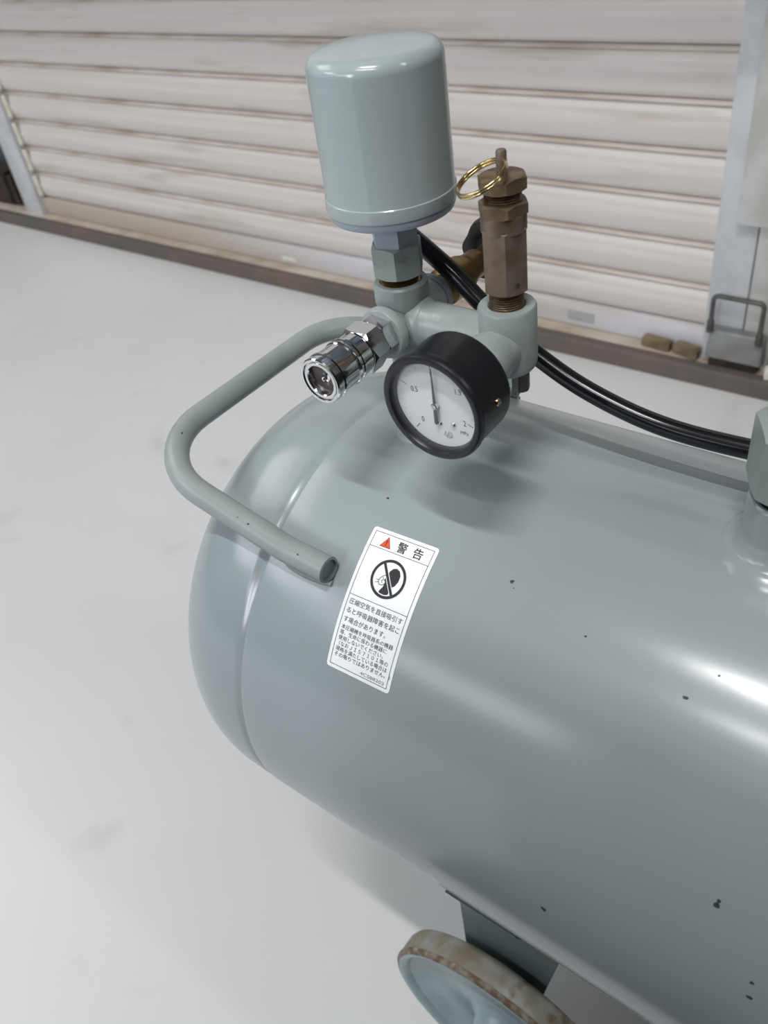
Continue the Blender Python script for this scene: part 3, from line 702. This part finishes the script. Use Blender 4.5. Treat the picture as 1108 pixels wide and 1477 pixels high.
# ---- chrome quick coupler
CY, CZ = 0.2377, 0.6766
def cl(prof, n=64): return lathe(B(), (MX, CY, CZ), (0, 1, 0), prof, n)
sleeve = obj('quick_coupler', cl([(0.0076, 0.010), (0.0076, 0.0014), (0.0080, 0.0008), (0.0094, 0.0008), (0.0097, 0.0018), (0.0101, 0.0018), (0.0104, 0.0004), (0.0113, 0.0002), (0.0118, 0.0010), (0.0118, 0.0036), (0.0114, 0.0042), (0.0114, 0.0050), (0.0120, 0.0056), (0.0120, 0.0068), (0.0113, 0.0072), (0.0113, 0.0164), (0.0117, 0.0172), (0.0119, 0.0179), (0.0117, 0.0187), (0.0112, 0.0192), (0.0112, 0.0202), (0.0117, 0.0207), (0.0117, 0.0218), (0.0110, 0.0226), (0.0108, 0.0282), (0.0104, 0.0290), (0, 0.0292)]), M['chrome'], comp, 9)
sleeve['label'] = 'chrome quick-release air coupler'
obj('coupler_bore', cl([(0, 0.0052), (0.0050, 0.0050), (0.0066, 0.0044), (0.0077, 0.0040), (0.0077, 0.0070), (0, 0.0070)]), M['dark_steel'], sleeve, 40)
obj('valve_poppet', cl([(0, 0.0022), (0.0008, 0.0024), (0.0012, 0.0032), (0.0013, 0.0046), (0.0024, 0.0050), (0.0024, 0.0054), (0, 0.0054)], 24), M['chrome'], sleeve, 50)
bm = B(); hexnut(bm, (MX, CY, CZ), (0, 1, 0), 0.0128, 0.0292, 0.0398, 0, up=(0.5, 0, 0.87)); obj('large_hex', bm, M['chrome'], sleeve, 25)
bm = B(); hexnut(bm, (MX, CY, CZ), (0, 1, 0), 0.0112, 0.0412, 0.0492, 0, up=(0.62, 0, 0.78)); obj('small_hex', bm, M['chrome'], sleeve, 25)
obj('coupler_neck', cl([(0, 0.039), (0.0088, 0.0395), (0.0088, 0.0420), (0, 0.042)], 32), M['chrome'], sleeve, 40)

# ---- stop valve at the back of the manifold
bm = B(); lathe(bm, (MX, AY, MZ), (0, 1, 0), [(0, 0.024), (0.0080, 0.0242), (0.0080, 0.034), (0.0104, 0.036), (0.0108, 0.040), (0.0108, 0.052), (0.0094, 0.056), (0.0082, 0.060), (0.0080, 0.068), (0.0060, 0.070), (0.0060, 0.084), (0, 0.084)], 32)
stop = obj('stop_valve', bm, M['brass_dull'], comp, 40)
bm = B(); lathe(bm, (MX, AY + 0.083, MZ), (0, 1, 0), [(0.0062, -0.001), (0.0100, 0.0015), (0.0150, -0.0015), (0.0172, -0.001), (0.0180, 0.002), (0.0180, 0.0075), (0.0165, 0.011), (0.0100, 0.013), (0, 0.0135)], 72, radial=lambda t, r, h: 1 + (0.055 * cos(6 * t) if r > 0.012 else 0))
obj('valve_knob', bm, M['knob'], stop, 50)
bm = B(); lathe(bm, (MX, AY, MZ), (0, 1, 0), [(0.0080, 0.0236), (0.0118, 0.0238), (0.0122, 0.0248), (0.0122, 0.0266), (0.0116, 0.0274), (0.0080, 0.0276)], 40); obj('port_flange', bm, M['plastic_base'], stop, 40)

# ---- black hose from the switch over the back of the manifold to the compressor head
hc = [(-0.285, 0.3345, 0.7175), (-0.2640, 0.3335, 0.7080), (-0.2385, 0.3345, 0.6905), (-0.2230, 0.3345, 0.6775), (-0.2050, 0.3345, 0.6645), (-0.1900, 0.3345, 0.6535), (-0.1610, 0.3345, 0.6400), (-0.1235, 0.3345, 0.6310), (-0.0820, 0.3345, 0.6305), (-0.03, 0.336, 0.6345), (0.06, 0.337, 0.640), (0.16, 0.338, 0.650), (0.26, 0.335, 0.650), (0.33, 0.325, 0.632), (0.365, 0.315, 0.598)]
bm = B(); tube(bm, spline(hc, 10), 0.0049, 20); hose = obj('hose', bm, M['rubber'], comp, 60)
hose['label'] = 'glossy black rubber hose'

# ---- inlet fitting on the right
NX = -0.0515; NR = 0.0185
bm = B()
pr = [(0.0300, 0.6026), (0.0278, 0.6046), (0.0255, 0.6060), (0.0238, 0.6071), (0.0230, 0.6073), (0.0216, 0.6086), (0.0200, 0.6112), (0.0190, 0.6140), (NR, 0.6165), (NR, 0.6340), (NR - 0.001, 0.6350), (0, 0.6352)]
lathe(bm, (NX, AY, 0), (0, 0, 1), pr, 64)
fit = obj('inlet_socket', bm, M['paint'], comp, 40)
bm = B(); hexnut(bm, (NX, AY, 0), (0, 0, 1), 0.0218, 0.6395, 0.6715, 0, up=(-0.524, -0.852, 0)); obj('union_hex', bm, M['handle'], fit, 25)
bm = B(); threads(bm, NX, AY, 0.634, 0.641, 0.0165); obj('socket_thread', bm, M['dark_steel'], fit, 60)
bm = B(); lathe(bm, (NX, AY, 0), (0, 0, 1), [(0, 0.668), (0.016, 0.668), (0.016, 0.686), (0.0125, 0.690), (0, 0.690)], 40); obj('pipe_collar', bm, M['handle'], fit, 40)
bm = B(); tube(bm, fillet_path([(NX, AY, 0.686), (NX, AY, 0.745), (0.44, AY, 0.745), (0.44, AY, 0.598)], [0.04, 0.04], 10), 0.0115, 24); obj('delivery_pipe', bm, M['handle'], fit, 40)

# ---- leg bracket and wheel
def arc_plate(bm, x0, x1, a0, a1, r0, r1, n=30):
    pa = None
    for i in range(n + 1):
        a = a0 + (a1 - a0) * i / n
        q = [bm.verts.new(tp(x0, a, r0)), bm.verts.new(tp(x0, a, r1)), bm.verts.new(tp(x1, a, r1)), bm.verts.new(tp(x1, a, r0))]
        if pa:
            for k in range(4): bm.faces.new((pa[k], q[k], q[(k + 1) % 4], pa[(k + 1) % 4]))
        else: bm.faces.new(q)
        pa = q
    bm.faces.new(pa[::-1])
def wheel_set(sgn):
    f = lambda y: y if sgn > 0 else 2 * AY - y
    wx, wz = -0.157, 0.1003
    bm = B()
    a0, a1 = (-110.5, -150) if sgn > 0 else (110.5, 150)
    arc_plate(bm, -0.158, -0.112, a0, a1, R - 0.0005, R + 0.0014)
    br = obj('leg_bracket', bm, M['dark_paint'], comp, 30)
    bm = B(); prism(bm, [(-0.199, f(0.222), 0.338), (-0.100, f(0.222), 0.338), (-0.142, f(0.222), 0.085), (-0.199, f(0.222), 0.085)], (0, 0.006 * sgn, 0))
    flat('leg_plate', bm, M['dark_paint'], br)
    ax = (0, sgn, 0)
    bm = B(); lathe(bm, (wx, f(0.190), wz), ax, [(0.0860, 0.0095), (0.0900, 0.0050), (0.0945, 0.0022), (0.0975, 0.0015), (0.0990, 0.0030), (0.0985, 0.0200), (0.0965, 0.0245), (0.0900, 0.0262), (0.0800, 0.0255), (0.0800, 0.0140), (0.0860, 0.0085)], 96)
    wl = obj('wheel', bm, M['tread'], comp, 50)
    bm = B(); lathe(bm, (wx, f(0.190), wz), ax, [(0.0870, 0.0072), (0.0890, 0.0040), (0.0915, 0.0012), (0.0945, 0.0004), (0.0960, 0.0006), (0.0964, 0.0018), (0.0870, 0.0085)], 96); obj('wheel_lip', bm, M['wheel'], wl, 50)
    bm = B(); lathe(bm, (wx, f(0.190), wz), ax, [(0.0962, 0.0006), (0.0978, 0.0012), (0.0993, 0.0028), (0.0994, 0.0050), (0.0986, 0.0052)], 96); obj('rusty_edge', bm, M['rust'], wl, 50)
    bm = B(); lathe(bm, (wx, f(0.190), wz), ax, [(0, -0.003), (0.016, -0.003), (0.020, 0.000), (0.022, 0.006), (0.030, 0.0130), (0.062, 0.0155), (0.076, 0.0125), (0.0885, 0.0055), (0.0885, 0.0110), (0.076, 0.0180), (0.062, 0.0205), (0.030, 0.0190), (0, 0.0190)], 96); obj('wheel_disc', bm, M['wheel'], wl, 50)
    bm = B(); lathe(bm, (wx, f(0.190), wz), ax, [(0, -0.009), (0.007, -0.009), (0.009, -0.007), (0.009, 0.034), (0, 0.034)], 24); obj('axle', bm, M['steel'], wl, 40)
wheel_set(1); wheel_set(-1)
# rear support foot so the tank stands level
bm = B(); box(bm, 0.33, 0.336, 0.2266, 0.3866, 0.012, 0.345, 0.001); bk = flat('rear_leg', bm, M['dark_paint'], comp)
bm = B(); box(bm, 0.30, 0.37, 0.2166, 0.3966, 0.0, 0.012, 0.003); obj('rubber_foot', bm, M['rubber'], bk, 40)
